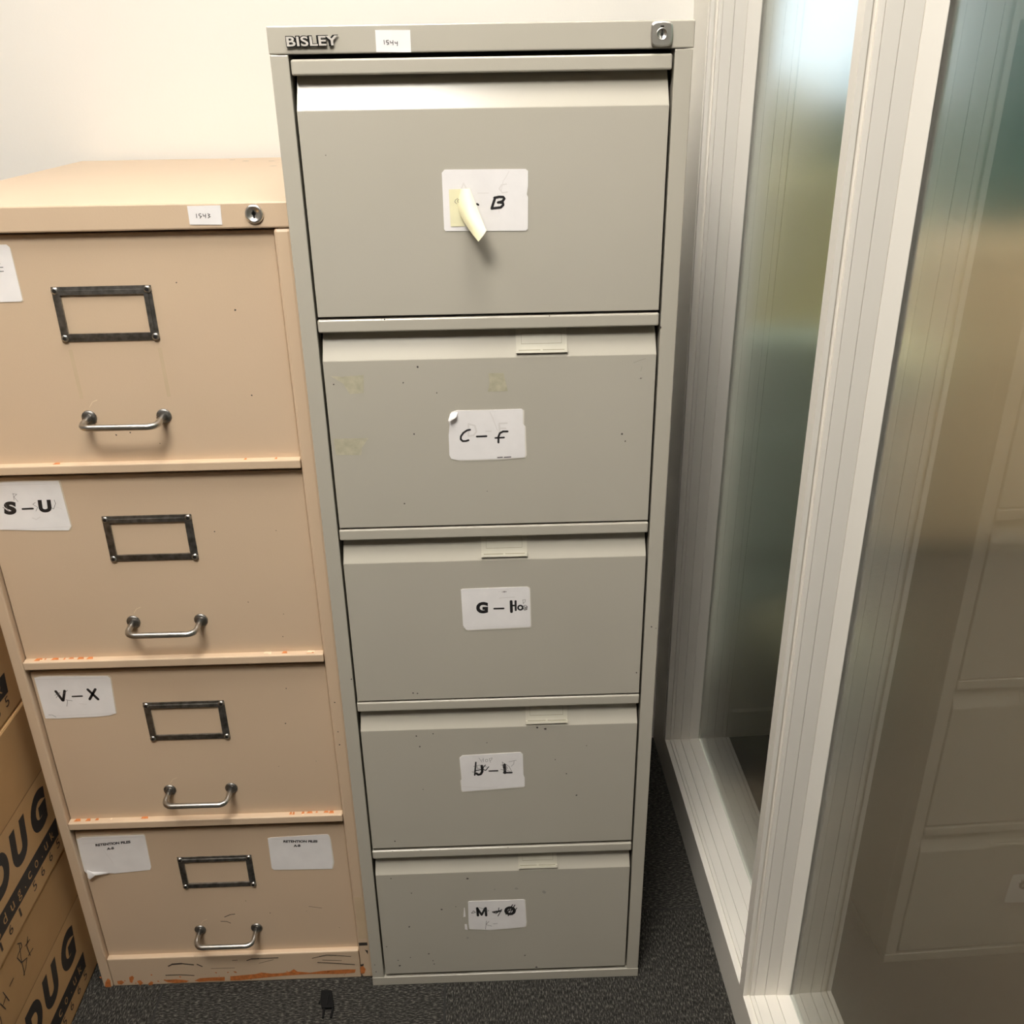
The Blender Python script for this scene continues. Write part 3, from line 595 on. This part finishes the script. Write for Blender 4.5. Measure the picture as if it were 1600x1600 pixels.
# ------------------------------------------------------------------ ceiling lights and one added fill
def ceiling_light(x, y, label, mat, sx=0.3, sy=0.3):
    t = tag(empty('ceiling_light', (x, y, ROOM_Z)), label, 'ceiling light', 'ceiling panel lights')
    bm = bmesh.new()
    z0, z1 = ROOM_Z - 0.018, ROOM_Z
    box(bm, x-sx-.02, x-sx, y-sy-.02, y+sy+.02, z0, z1); box(bm, x+sx, x+sx+.02, y-sy-.02, y+sy+.02, z0, z1)
    box(bm, x-sx, x+sx, y-sy-.02, y-sy, z0, z1); box(bm, x-sx, x+sx, y+sy, y+sy+.02, z0, z1)
    finish(bm, 'frame', ['white_metal'], t)
    bm = bmesh.new(); box(bm, x-sx, x+sx, y-sy, y+sy, z0+.006, z1-.004)
    finish(bm, 'diffuser', [mat], t)
ceiling_light(-0.17, -1.24, 'square ceiling light panel in front of the two cabinets', 'lamp')
ceiling_light(0.28, -0.45, 'added fill light panel next to the glass partition', 'lamp_added_fill', 0.29, 0.29)  # added fill lamp, there to brighten the partition frame posts
ceiling_light(-0.9, -0.35, 'square ceiling light panel above the front left of the beige cabinet', 'lamp_mid')
ceiling_light(2.4, 0.4, 'square ceiling light panel in the room behind the glass', 'lamp_far')

# ------------------------------------------------------------------ paper labels
BACK = {'CF': (1.0, .0016, -.0012, 4), 'GH': (1.0, .0016, -.0014, 4), 'JL': (1.0, -.0008, -.0016, 4), 'MO': (1.0, .0009, -.0012, 4),
        'SU': (1.02, .0008, .0004, 5), 'VX': (1.025, .0010, .0004, 5), 'RFL': (1.02, -.0006, .0014, 5), 'RFR': (1.0, .0016, -.0008, 4), 'TOP': (1.0, .0014, -.0010, 5)}
def paper_label(key, parent, y, name='paper_label', label=None):
    d = D[key]
    pl = Plane2('y', y)
    bm = bmesh.new()
    if key in BACK:
        sc, dx, dz, mi = BACK[key]
        n = len(d['o'])
        cx = sum(q[0] for q in d['o'])/n; cz = sum(q[1] for q in d['o'])/n
        rn = random.Random(key)
        flat(bm, pl, [(cx + (q[0]-cx)*sc + dx + rn.uniform(-.0007, .0007), cz + (q[1]-cz)*sc + dz + rn.uniform(-.0007, .0007)) for q in d['o']], 0.0004, mi, 0.0003)
    flat(bm, pl, d['o'], 0.0007, 0, 0.0005)
    for i, (pts, wd, ink) in enumerate(d['s']):
        lift = 0.00078 if ink == 3 else (0.00086 if ink == 2 else 0.00082)
        stroke(bm, pl, pts, wd*(1.18 if ink == 1 else 1.0), lift, ink)
    for s, bl, br, tl, ink, bold in d['t']:
        text_fit(bm, pl, s, bl, br, tl, 0.00084, ink, bold)
    if 'curl' in d:
        c = d['curl']
        n = len(c)
        vs = []
        for i, q in enumerate(c):
            vs.append(bm.verts.new(pl(q, 0.0009 + (0.006 if i in (0, n-1, n-2) else 0.002))))
        cx = sum(q[0] for q in c)/n; cz = sum(q[1] for q in c)/n
        m = bm.verts.new(pl((cx, cz), 0.007))
        for i in range(n):
            f = bm.faces.new((vs[i], vs[(i+1) % n], m)); f.material_index = 0; f.smooth = True
    for sc in d.get('scraps', []):
        flat(bm, pl, sc, 0.0006, 0, 0.0005)
    o = finish(bm, name, ['paper', 'ink', 'pencil', 'faint', 'old_paper', 'backing'], parent, recalc=False)
    if label: o['label'] = label
    return o

# ------------------------------------------------------------------ grey five-drawer filing cabinet
grey = tag(empty('filing_cabinet', (0.235, 0.311, 0)), 'tall grey five-drawer metal filing cabinet with a chrome lock', 'filing cabinet')
W_, H_, DEP = 0.470, 1.511, 0.622
bm = bmesh.new()
box(bm, 0, W_, 0, DEP, 1.4828, H_, 0, 0.0014)
# small chips on the top edge
finish(bm, 'top_cover', ['grey'], grey)
bm = bmesh.new()
box(bm, 0.0006, 0.0208, 0.0005, 0.030, 0.0195, 1.4822, 0, 0.001)
box(bm, W_-0.0208, W_-0.0006, 0.0005, 0.030, 0.0195, 1.4822, 0, 0.001)
box(bm, 0.0006, 0.0020, 0.030, DEP-0.001, 0.0195, 1.4822)
box(bm, W_-0.0020, W_-0.0006, 0.030, DEP-0.001, 0.0195, 1.4822)
box(bm, 0.0006, W_-0.0006, DEP-0.002, DEP-0.0005, 0.0195, 1.4822)
pl = Plane2('y', 0.0005)
for x, z, r in D['postspots']:
    disc(bm, pl, x, z, r, 0.00015, 1, RND)
box(bm, 0.003, W_-0.003, 0.062, 0.066, 0.03, 1.482, 2)  # added black sheet behind the drawers, stands in for shade in the gaps
finish(bm, 'body', ['grey', 'speck', 'dark'], grey, recalc=False)
bm = bmesh.new()
box(bm, 0, W_, 0, DEP, 0.0, 0.0195, 0, 0.001)
finish(bm, 'base', ['grey'], grey)
DR = [(1.1908, 1.4778), (0.9012, 1.1874), (0.6130, 0.8983), (0.3208, 0.6098), (0.0278, 0.3148)]
HOLD = [None, (0.2680, 0.3324), (0.2160, 0.2796), (0.2752, 0.3388), (0.2606, 0.3246)]
LAB = [('AB', 'white paper label reading – B'), ('CF', 'white paper label reading C – F'), ('GH', 'white paper label reading G – Ho'),
       ('JL', 'white paper label reading J – L with pencil notes'), ('MO', 'white paper label reading M with crossed-out letters')]
for i, (z0, z1) in enumerate(DR):
    lb = z1 - 0.0166
    zc = lb - 0.0362
    x0, x1 = 0.0240, W_ - 0.0242
    bm = bmesh.new()
    dp = 0.0235
    rise = dp*2.05
    prof = [(0, z0, 0), (0, zc, 0), (dp, zc + rise, 0.0016), (dp + 0.004, zc + rise, 0.0016), (dp + 0.004, z0, 0)]
    sweep(bm, [[(x0 + ins, yy, zz) for yy, zz, ins in prof], [(x1 - ins, yy, zz) for yy, zz, ins in prof]])
    bmesh.ops.recalc_face_normals(bm, faces=bm.faces)
    pl = Plane2('y', 0.0)
    for x, z, r in D['spots']:
        if z0 < z < zc: disc(bm, pl, x, z, r*(1.5 if i == 4 else 1.2), 0.00012, 1, RND, 7)
    for x, z, r in D['smears']:
        if z0 < z < zc: disc(bm, pl, x, z, r, 0.00010, 2, RND, 11)
    for s in D['stain']:
        zz = sum(q[1] for q in s)/len(s)
        if z0 < zz < zc: flat(bm, pl, s, 0.00010, 3)
    for pts, wd in D['scratch']:
        if z0 < pts[0][1] < zc: stroke(bm, pl, pts, wd, 0.00012, 2)
    dr = finish(bm, 'drawer', ['grey', 'speck', 'smear', 'stain'], grey, bevel=0.0007, recalc=False)
    bm = bmesh.new()
    box(bm, x0-0.0014, x1+0.0010, -0.0004, 0.012, lb, z1, 0, 0.0025, 4)
    box(bm, x0, x1, 0.011, dp+0.004, lb+0.0128, z1-0.001)
    if i == 4 or i == 1:
        pl2 = Plane2('y', 0.0)
        for k in range(5):
            disc(bm, pl2, RND.uniform(x0+.02, x1-.02), z1-RND.uniform(.0005, .002), RND.uniform(.0006, .0011), 0.00012, 1, RND, 7)
    finish(bm, 'pull_lip', ['grey', 'speck'], dr, recalc=False)
    paper_label(LAB[i][0], dr, 0.0, label=LAB[i][1])
    if HOLD[i]:
        a, b = HOLD[i]
        # plastic card holder lying on the sloping recess
        def sl(u, t, h):   # u along x, t up the slope (0 = front edge), h out of it
            return (u, t*0.438 - h*0.899, zc + t*0.899 + h*0.438)
        bm = bmesh.new()
        def slab(u0, u1, t0, t1, h0, h1, mi):
            lo = [sl(u0, t0, h0), sl(u1, t0, h0), sl(u1, t1, h0), sl(u0, t1, h0)]
            d = Vector(sl(0, 0, h1)) - Vector(sl(0, 0, h0))
            prism(bm, lo, d, mi)
        slab(a, b, 0.0045, 0.046, 0.0, 0.0012, 0)
        slab(a+.001, b-.001, 0.0045, 0.0075, 0.0012, 0.0042, 0)
        slab(a, a+.0025, 0.0045, 0.0095, 0.0012, 0.0050, 0)
        slab(b-.0025, b, 0.0045, 0.0095, 0.0012, 0.0050, 0)
        slab(a+.003, b-.003, 0.0078, 0.0092, 0.0012, 0.00135, 1)
        slab(a+.0065, b-.0065, 0.0165, 0.0172, 0.0012, 0.00135, 1)
        slab(a+.0065, b-.0065, 0.0300, 0.0306, 0.0012, 0.00135, 1)
        slab(a+.0065, a+.0070, 0.0165, 0.0306, 0.0012, 0.00135, 1)
        slab(b-.0070, b-.0065, 0.0165, 0.0306, 0.0012, 0.00135, 1)
        slab(a, a+.0012, 0.0095, 0.046, 0.0012, 0.0022, 0)
        slab(b-.0012, b, 0.0095, 0.046, 0.0012, 0.0022, 0)
        slab((a+b)/2-.0015, (a+b)/2+.0015, 0.0075, 0.0105, 0.0012, 0.0026, 0)
        h = finish(bm, 'card_holder', ['clear_plastic', 'clear_plastic_dark'], dr)
        h['label'] = 'small cream plastic card holder in the recess'
# badge, lock, tag on the top cover
pl = Plane2('y', 0.0)
bm = bmesh.new()
text_fit(bm, pl, 'BISLEY', (0.0207, 1.4896), (0.0782, 1.4902), (0.0203, 1.5010), 0.0016, 0, 0.075, 0.0, 1.0, 0.0014)
text_fit(bm, pl, 'BISLEY', (0.0214, 1.4904), (0.0774, 1.4910), (0.0210, 1.5002), 0.0026, 1, 0.022, 0.0, 1.05, 0.0006)
o = finish(bm, 'badge_lettering', ['black_plastic', 'silver_plastic'], grey, recalc=False)
o['label'] = 'raised silver and black maker badge'
paper_label('n1544', grey, 0.0, 'number_tag', 'small white paper tag with handwritten 1544')
bm = bmesh.new()
cx, cz, hw, hh = 0.4328, 1.4972, 0.0116, 0.0121
def rr(hw, hh, bulge, y, n=8):
    pts = []
    cr = 0.004
    for sx, sz, a0 in ((1, 1, 0), (-1, 1, 90), (-1, -1, 180), (1, -1, 270)):
        for k in range(5):
            a = math.radians(a0 + 90*k/4)
            pts.append((cx + sx*(hw-cr) + cr*math.cos(a), y, cz + sz*(hh-cr) + cr*math.sin(a)))
        nx = {0: (0, 1), 90: (-1, 0), 180: (0, -1), 270: (1, 0)}[a0]
        pts.append((cx + nx[0]*(hw+bulge), y, cz + nx[1]*(hh+bulge)))
    return pts
sweep(bm, [rr(hw, hh, 0.0006, 0.0), rr(hw, hh, 0.0006, -0.0030), rr(hw-0.0014, hh-0.0014, 0.0005, -0.0044)], 0)
finish(bm, 'lock_plate', ['chrome'], grey)
bm = bmesh.new()
lathe(bm, [(0.0062, 0.0040), (0.0062, 0.0050), (0.0052, 0.0052), (0.0052, 0.0047), (0.0001, 0.0047)], (cx, 0, cz), 'y', 28, 0)
box(bm, cx-0.0006, cx+0.0006, -0.0050, -0.0046, cz-0.0044, cz+0.0044, 1)
box(bm, cx-0.0014, cx+0.0014, -0.0049, -0.0046, cz-0.0018, cz+0.0012, 1)
box(bm, cx-0.0018, cx+0.0018, -0.0050, -0.0044, cz+0.0066, cz+0.0082, 1)
finish(bm, 'lock_barrel', ['chrome', 'dark'], grey)

# ---- curled yellow note on the top label
ST = D['sticky']
bm = bmesh.new()
f = bm.faces.new([bm.verts.new(Vector(p)) for p in ST['flat']]); f.material_index = 0
def lag(a, b, c, t):
    return a*((t-1)*(t-2)/2) + b*(-(t)*(t-2)) + c*(t*(t-1)/2)
N = 10
grid = []
for i in range(N+1):
    t = 2*i/N
    row = [lag(Vector(ST['e0'][k]), Vector(ST['e1'][k]), Vector(ST['e2'][k]), t) for k in range(3)]
    grid.append([bm.verts.new(lag(*row, 2*j/N)) for j in range(N+1)])
for i in range(N):
    for j in range(N):
        f = bm.faces.new((grid[i][j], grid[i+1][j], grid[i+1][j+1], grid[i][j+1])); f.smooth = True
for s in D['stickyink']:
    stroke(bm, Plane2('y', 0), [(q[0], q[2]) for q in s], 0.0005, 0.0022, 1)
note = finish(bm, 'sticky_note', ['note', 'pencil'], None, loc=(0.2, -0.001, 1.30), recalc=False)
tag(note, 'curled pale yellow sticky note on the topmost drawer label of the grey cabinet', 'sticky note')

# ------------------------------------------------------------------ beige four-drawer filing cabinet
bei = tag(empty('filing_cabinet', (-0.2418, 0.33, 0)), 'shorter beige four-drawer metal filing cabinet with wire handles and rusty plinth', 'filing cabinet')
BX0, BX1, BY = -0.4782, -0.0010, 0.017
bm = bmesh.new()
box(bm, BX0, BX1, BY, 0.638, 1.2958, 1.3268, 0, 0.0022)
top = Plane2('y', BY)
for k in range(7):
    x, y = RND.uniform(BX0+.25, BX1-.02), RND.uniform(.45, .62)
    f = bm.faces.new([bm.verts.new((x+RND.uniform(.004, .010)*math.cos(a*1.2), y+.004*math.sin(a*1.2), 1.32692)) for a in range(5)]); f.material_index = 1
finish(bm, 'top_cover', ['beige', 'smear'], bei, recalc=False)
bm = bmesh.new()
box(bm, BX0, BX0+0.0165, BY, 0.05, 0, 1.2955, 0, 0.0022)
box(bm, BX1-0.0210, BX1, BY, 0.05, 0, 1.2955, 0, 0.0042)
box(bm, BX0, BX0+0.0014, 0.05, 0.636, 0, 1.2955)
box(bm, BX1-0.0014, BX1, 0.05, 0.636, 0, 1.2955)
box(bm, BX0, BX1, 0.634, 0.637, 0, 1.2955)
pl = Plane2('y', BY)
for s in D['rustpost']: flat(bm, pl, s, 0.0003, 1)
for s in D['darkpost']: flat(bm, pl, s, 0.0003, 2)
for z in (0.60, 0.545, 0.52): disc(bm, pl, -0.0135, z, 0.0012, 0.0003, 2, RND)
finish(bm, 'body', ['beige', 'rust', 'speck'], bei, recalc=False)
bm = bmesh.new()
box(bm, BX0+0.0172, BX1-0.0215, BY+0.0010, 0.045, 0.0, 0.0672, 0, 0.002)
pl = Plane2('y', BY+0.0010)
for s in D['rust']:
    flat(bm, pl, s, 0.0003, 1)
    cxx = sum(q[0] for q in s)/len(s)
for k in range(26):
    disc(bm, pl, RND.uniform(BX0+.03, BX1-.03), RND.triangular(0.004, 0.03, 0.008), RND.uniform(.0006, .002), 0.0003, 1, RND, 7)
for pts, wd in D['scuff']:
    n = len(pts)
    for a in range(n-1):
        stroke(bm, pl, pts[a:a+2], wd*(1.6 if 0 < a < n-2 else 1.1), 0.0004, 2)
finish(bm, 'plinth', ['beige', 'rust', 'scuff'], bei, recalc=False)
for z0, z1 in ((0.9838, 0.9966), (0.6740, 0.6876), (0.3650, 0.3790)):
    bm = bmesh.new()
    box(bm, BX0+0.0172, BX1-0.0212, BY-0.0010, 0.030, z0, z1, 0, 0.0016)
    for k in range(16 if z0 < .9 else 4):
        x = RND.choice((RND.uniform(BX0+.02, BX0+.14), RND.uniform(BX1-.12, BX1-.03)))
        ww = RND.uniform(.002, .012)
        y0 = BY + RND.uniform(.003, .006)
        f = bm.faces.new([bm.verts.new((x, y0, z1+.0001+k*2e-5)), bm.verts.new((x+ww, y0, z1+.0001+k*2e-5)), bm.verts.new((x+ww*.8, BY+.0098, z1+.0001+k*2e-5)), bm.verts.new((x+ww*.2, BY+.0098, z1+.0001+k*2e-5))])
        f.material_index = 1 if RND.random() < .75 else 2
    finish(bm, 'crossbar', ['beige', 'rust', 'chip'], bei, recalc=False)
DY = 0.027
BD = [(0.9900, 1.2925), (0.6805, 0.9775), (0.3710, 0.6640), (0.0605, 0.3515)]
FZ = [(1.1608, 1.2294), (0.8462, 0.9160), (0.5322, 0.6030), (0.2214, 0.2900)]
HZ = [1.0590, 0.7464, 0.4330, 0.1220]
BL = [[('TOP', 'white paper label at the edge of the drawer')], [('SU', 'white paper label reading S – U')], [('VX', 'white paper label reading V – X')],
      [('RFL', 'white paper label RETENTION FILES A-B with a curled corner'), ('RFR', 'flat white paper label RETENTION FILES A-B')]]
for i, (z0, z1) in enumerate(BD):
    bm = bmesh.new()
    x0, x1 = BX0+0.0178, BX1-0.0222
    box(bm, x0, x1, DY, DY+0.02, z0, z1, 0, 0.0016)
    pl = Plane2('y', DY)
    for k in range(5):
        disc(bm, pl, RND.uniform(x0+.25, x1-.02), RND.uniform(z0+.03, z1-.03), RND.uniform(.0006, .0012), 0.00012, 1, RND, 6)
    if i == 0:
        disc(bm, pl, -.262, 1.034, .0012, .00012, 1, RND); disc(bm, pl, -.243, 1.037, .0011, .00012, 1, RND)
        disc(bm, pl, -.083, 1.196, .0014, .00012, 1, RND)
        for xa in (-.300, -.1875):
            flat(bm, pl, [(xa, 1.150), (xa+.005, 1.150), (xa+.006, 1.085), (xa+.001, 1.085)], .00010, 2)
    if i == 3:
        for pts, wd in (([(-.246, .150), (-.236, .155), (-.228, .156)], .0016), ([(-.254, .140), (-.244, .139), (-.238, .135)], .0014), ([(-.10, .168), (-.078, .163)], .0008)):
            stroke(bm, pl, pts, wd, .00012, 3)
    # pale worn arcs above the handle
    zz = HZ[i]
    stroke(bm, pl, [(-.289, zz+.014), (-.284, zz+.021), (-.277, zz+.024)], .0008, .0001, 4)
    dr = finish(bm, 'drawer', ['beige', 'speck', 'tape', 'scuff', 'chip'], bei, recalc=False)
    # card frame
    a, b = -0.3044, -0.1822
    f0, f1 = FZ[i]
    bm = bmesh.new()
    t = 0.0098
    oo = [(a, f0), (b, f0), (b, f1), (a, f1)]
    ii = [(a+t, f0+t), (b-t, f0+t), (b-t, f1-t), (a+t, f1-t)]
    mid = [(a+t*.45, f0+t*.45), (b-t*.45, f0+t*.45), (b-t*.45, f1-t*.45), (a+t*.45, f1-t*.45)]
    rows = [[bm.verts.new(pl(q, h)) for q in loop] for loop, h in ((oo, 0.0), (oo, 0.0014), (mid, 0.0016), (mid, 0.0028), (ii, 0.0030), (ii, 0.0))]
    for r0, r1 in zip(rows, rows[1:]):
        for k in range(4):
            bm.faces.new((r0[k], r0[(k+1) % 4], r1[(k+1) % 4], r1[k]))
    for qx, qz in ((a+.0045, f0+.0045), (b-.0045, f0+.0045), (b-.0045, f1-.0045), (a+.0045, f1-.0045)):
        lathe(bm, [(0.0046, 0.0012), (0.0044, 0.0034), (0.0028, 0.0042)], (qx, DY, qz), 'y', 14, 1)
        lathe(bm, [(0.0024, 0.0042), (0.0022, 0.0044)], (qx, DY, qz), 'y', 10, 2)
    o = finish(bm, 'card_frame', ['nickel', 'steel', 'dark'], dr)
    o['label'] = 'tarnished metal card frame'
    # wire handle
    xl, xr = -0.2920, -0.1947
    bm = bmesh.new()
    out, rad = 0.036, 0.013
    pts = [(xl, DY, zz), (xl, DY-out+rad, zz-.001)]
    for k in range(1, 8):
        an = math.radians(90*k/7)
        pts.append((xl + rad*(1-math.cos(an)), DY-out+rad*(1-math.sin(an)), zz-.002))
    pr = []
    for q in pts[::-1]:
        pr.append((xl+xr-q[0], q[1], q[2]))
    tube(bm, pts + pr, 0.0043, 16, 0)
    for xx in (xl, xr):
        lathe(bm, [(0.0098, 0.0), (0.0098, 0.0012), (0.0088, 0.0024), (0.0045, 0.0026)], (xx, DY, zz), 'y', 28, 1)
    o = finish(bm, 'handle', ['steel', 'nickel'], dr)
    o['label'] = 'bent steel wire pull handle'
    for key, lab in BL[i]:
        paper_label(key, dr, DY, label=lab)
paper_label('n1543', bei, BY, 'number_tag', 'small white paper tag with handwritten 1543')
bm = bmesh.new()
lx, lz = -0.0418, 1.3128
lathe(bm, [(0.0112, 0.0), (0.0112, 0.0018), (0.0100, 0.0034), (0.0078, 0.0040), (0.0074, 0.0030), (0.0001, 0.0030)], (lx, BY, lz), 'y', 32, 0)
box(bm, lx-.0010, lx+.0010, BY-.0034, BY-.0028, lz-.0048, lz+.0046, 1)
lathe(bm, [(0.0026, 0.0030), (0.0024, 0.0034)], (lx, BY, lz+.0008), 'y', 14, 1)
finish(bm, 'lock', ['chrome', 'dark'], bei)
bm = bmesh.new()
box(bm, BX1-.0180, BX1-.0030, BY-.0003, BY, .098, .196)
o = finish(bm, 'tape_strip', ['tape'], bei)

# ------------------------------------------------------------------ cardboard boxes beside the beige cabinet
def carton(z0, z1, xf, dy, label, hand=False):
    bm = bmesh.new()
    ya, yb = -0.43+dy, 0.108+dy
    xb = xf - 0.36
    box(bm, xb, xf, ya, yb, z0, z1, 0, 0.004)
    pl = Plane2('x', xf)
    e = 0.0003
    # printed band
    flat(bm, pl, [(ya+.006, z0+.006), (yb-.006, z0+.006), (yb-.006, z0+.171), (ya+.006, z0+.171)], e*.5, 3)
    flat(bm, pl, [(ya+.03, z0+.0385), (0.058+dy, z0+.0385), (0.062+dy, z0+.071), (ya+.03, z0+.071)], e, 1)
    gy = {'G': 0.028, 'U': -0.041, 'D': -0.108, 'g': -0.215, 'I': -0.268, 'B': -0.325}
    for ch, yc in gy.items():
        hw = 0.029 if ch != 'I' else 0.009
        text_fit(bm, pl, ch.upper(), (yc-hw-.004+dy, z0+.088), (yc+hw-.004+dy, z0+.088), (yc-hw-.004+dy, z0+.153), e, 1, 0.075, 0.22)
    for ch, yc in zip('bigdug.co.uk', (-0.21, -0.18, -0.155, -0.131, -0.106, -0.083, -0.0645, -0.046, -0.022, -0.0025, 0.0150, 0.038)):
        hw = 0.0052 if ch not in 'i.' else 0.0014
        lo, hi = {'b': (0, 1.35), 'd': (0, 1.35), 'k': (0, 1.35), 'i': (0, 1.3), 'g': (-.4, 1), '.': (0, .22)}.get(ch, (0, 1))
        zb = z0 + .0475
        text_fit(bm, pl, ch, (yc-hw+dy, zb+lo*.0125), (yc+hw+dy, zb+lo*.0125), (yc-hw+dy, zb+hi*.0125), e*2, 2, 0.0)
    for ch, yc in zip('1615665', (-0.157, -0.126, -0.094, -0.042, -0.012, 0.019, 0.048)):
        hw = 0.0055 if ch != '1' else 0.0025
        text_fit(bm, pl, ch, (yc-hw+dy, z0+.020), (yc+hw+dy, z0+.020), (yc-hw+dy, z0+.036), e*2, 4, 0.0)
    # flap seam near the top
    flat(bm, pl, [(ya+.004, z0+.1725), (yb-.004, z0+.1725), (yb-.004, z0+.1733), (ya+.004, z0+.1733)], e, 4)
    if hand:
        for s in D['hand']:
            stroke(bm, pl, s, .0017, e*2, 4)
    o = finish(bm, 'cardboard_box', ['cardboard', 'box_ink', 'cardboard', 'tape_band', 'box_ink_thin'], None, loc=((xf+xb)/2, (ya+yb)/2, z0), recalc=False)
    tag(o, label, 'box', 'printed cardboard boxes stacked left of the beige cabinet')
carton(0.0, 0.2805, -0.507, -0.028, 'brown cardboard box at the bottom of the stack, BI handwritten in pen', True)
carton(0.2806, 0.5838, -0.505, 0.0, 'brown cardboard box in the middle of the stack, with the full DUG print in view')
carton(0.5840, 0.8840, -0.507, -0.02, 'brown cardboard box at the top of the stack, mostly cut off by the photo edge')

# ------------------------------------------------------------------ black plastic clip on the carpet
bm = bmesh.new()
loop = [(-0.0895, -0.009), (-0.0715, -0.010), (-0.0650, -0.032), (-0.0620, -0.044), (-0.0830, -0.044), (-0.0885, -0.030)]
prism(bm, [(x, y, 0.0) for x, y in loop], (0, 0, 0.006))
prism(bm, [(-0.082, -0.043, 0), (-0.0775, -0.043, 0), (-0.0775, -0.0615, 0), (-0.0810, -0.0615, 0)], (0, 0, 0.004))
prism(bm, [(-0.0665, -0.043, 0), (-0.0625, -0.043, 0), (-0.0640, -0.0615, 0), (-0.0675, -0.0615, 0)], (0, 0, 0.004))
prism(bm, [(-0.0905, -0.028, 0), (-0.0875, -0.027, 0), (-0.0890, -0.034, 0), (-0.0915, -0.033, 0)], (0, 0, 0.003))
prism(bm, [(-0.0755, -0.018, 0.006), (-0.073, -0.018, 0.006), (-0.0735, -0.040, 0.006), (-0.0765, -0.040, 0.006)], (0, 0, 0.0015))
o = finish(bm, 'plastic_clip', ['black_plastic'], None, loc=(-0.076, -0.035, 0), bevel=0.0012)
tag(o, 'small black two-pronged plastic clip lying on the carpet', 'clip')

# ------------------------------------------------------------------ the room seen through the frosted glass
def rbox(bm, x0, x1, y0, y1, z0, z1, r, mi=0):
    box(bm, x0, x1, y0, y1, z0, z1, mi, r, 5)
def chair(name, x, y, w, d, seat, htop, mat, label, arms=True):
    t = tag(empty(name, (x, y, 0)), label, 'armchair')
    bm = bmesh.new(); rbox(bm, x-w/2, x+w/2, y-d/2, y+d/2, seat-.16, seat, .05)
    finish(bm, 'seat', [mat], t, smooth=True)
    bm = bmesh.new()
    pts = []
    for k in range(17):
        a = math.pi*k/16
        pts.append((x + w/2*math.cos(a), y+d/2-.14, htop-.24 + .24*math.sin(a)))
    loop = [(x+w/2, y+d/2-.14, seat-.1)] + pts + [(x-w/2, y+d/2-.14, seat-.1)]
    prism(bm, loop, (0, .14, 0))
    finish(bm, 'backrest', [mat], t, bevel=0.03)
    if arms:
        for sx in (-1, 1):
            bm = bmesh.new(); xa = x + sx*(w/2-.05)
            rbox(bm, xa-.05, xa+.05, y-d/2, y+d/2-.15, seat-.05, seat+.2, .04)
            finish(bm, 'armrest', [mat], t, smooth=True)
    for sx in (-1, 1):
        for sy in (-1, 1):
            bm = bmesh.new()
            tube(bm, [(x+sx*(w/2-.07), y+sy*(d/2-.07), 0), (x+sx*(w/2-.09), y+sy*(d/2-.09), seat-.13)], .018, 10)
            finish(bm, 'leg', ['black_plastic'], t)
chair('armchair', 1.07, 1.75, 0.58, 0.70, 0.46, 1.46, 'olive', 'tall olive armchair blurred behind the far glass pane')
chair('armchair', 1.06, 1.16, 0.50, 0.36, 0.86, 1.24, 'khaki', 'khaki round-backed high chair behind the far glass pane', False)
t = tag(empty('storage_crate', (0.94, 0.90, 0)), 'grey-green fabric storage unit behind the far glass pane', 'storage unit')
bm = bmesh.new(); rbox(bm, 0.80, 1.06, 0.84, 0.98, 0.02, 0.92, .02); finish(bm, 'carcass', ['sage'], t)
bm = bmesh.new(); box(bm, 0.82, 1.04, 0.833, 0.842, 0.40, 0.70, 0, .003); finish(bm, 'front_panel', ['sage'], t)
for sx in (0.83, 1.03):
    bm = bmesh.new(); box(bm, sx-.015, sx+.015, 0.86, 0.96, 0, 0.03); finish(bm, 'foot', ['black_plastic'], t)
bm = bmesh.new()
lathe(bm, [(0.10, 0.0), (0.15, .04), (0.165, .16), (0.15, .30), (0.10, .34), (0.001, .345)], (0.955, 0.64, 0), 'z', 28)
f = bm.faces.new([v for v in bm.verts if abs(v.co.z) < 1e-6][::-1])
tag(finish(bm, 'pouffe', ['dark_olive'], None, loc=(0.955, 0.64, 0)), 'round olive floor pouffe behind the far glass pane', 'pouffe')
t = tag(empty('sideboard', (2.2, 1.72, 0)), 'pale oak sideboard blurred behind the near glass pane', 'sideboard')
bm = bmesh.new(); box(bm, 1.40, 3.0, 1.50, 1.95, 0.06, 0.955, 0, .004); finish(bm, 'carcass', ['oak'], t)
bm = bmesh.new(); box(bm, 1.38, 3.02, 1.48, 1.96, 0.955, 0.98, 0, .004); finish(bm, 'top', ['oak'], t)
bm = bmesh.new(); box(bm, 1.44, 2.96, 1.54, 1.92, 0, 0.06); finish(bm, 'plinth', ['black_plastic'], t)
for k in range(3):
    a = 1.41 + k*.53
    bm = bmesh.new(); box(bm, a, a+.52, 1.482, 1.50, 0.08, 0.94, 0, .003); dd = finish(bm, 'door', ['oak'], t)
    bm = bmesh.new(); tube(bm, [(a+.47, 1.467, .56), (a+.47, 1.467, .70)], .006, 10); tube(bm, [(a+.47, 1.482, .57), (a+.47, 1.467, .57)], .004, 8); tube(bm, [(a+.47, 1.482, .69), (a+.47, 1.467, .69)], .004, 8)
    finish(bm, 'handle', ['steel'], dd)
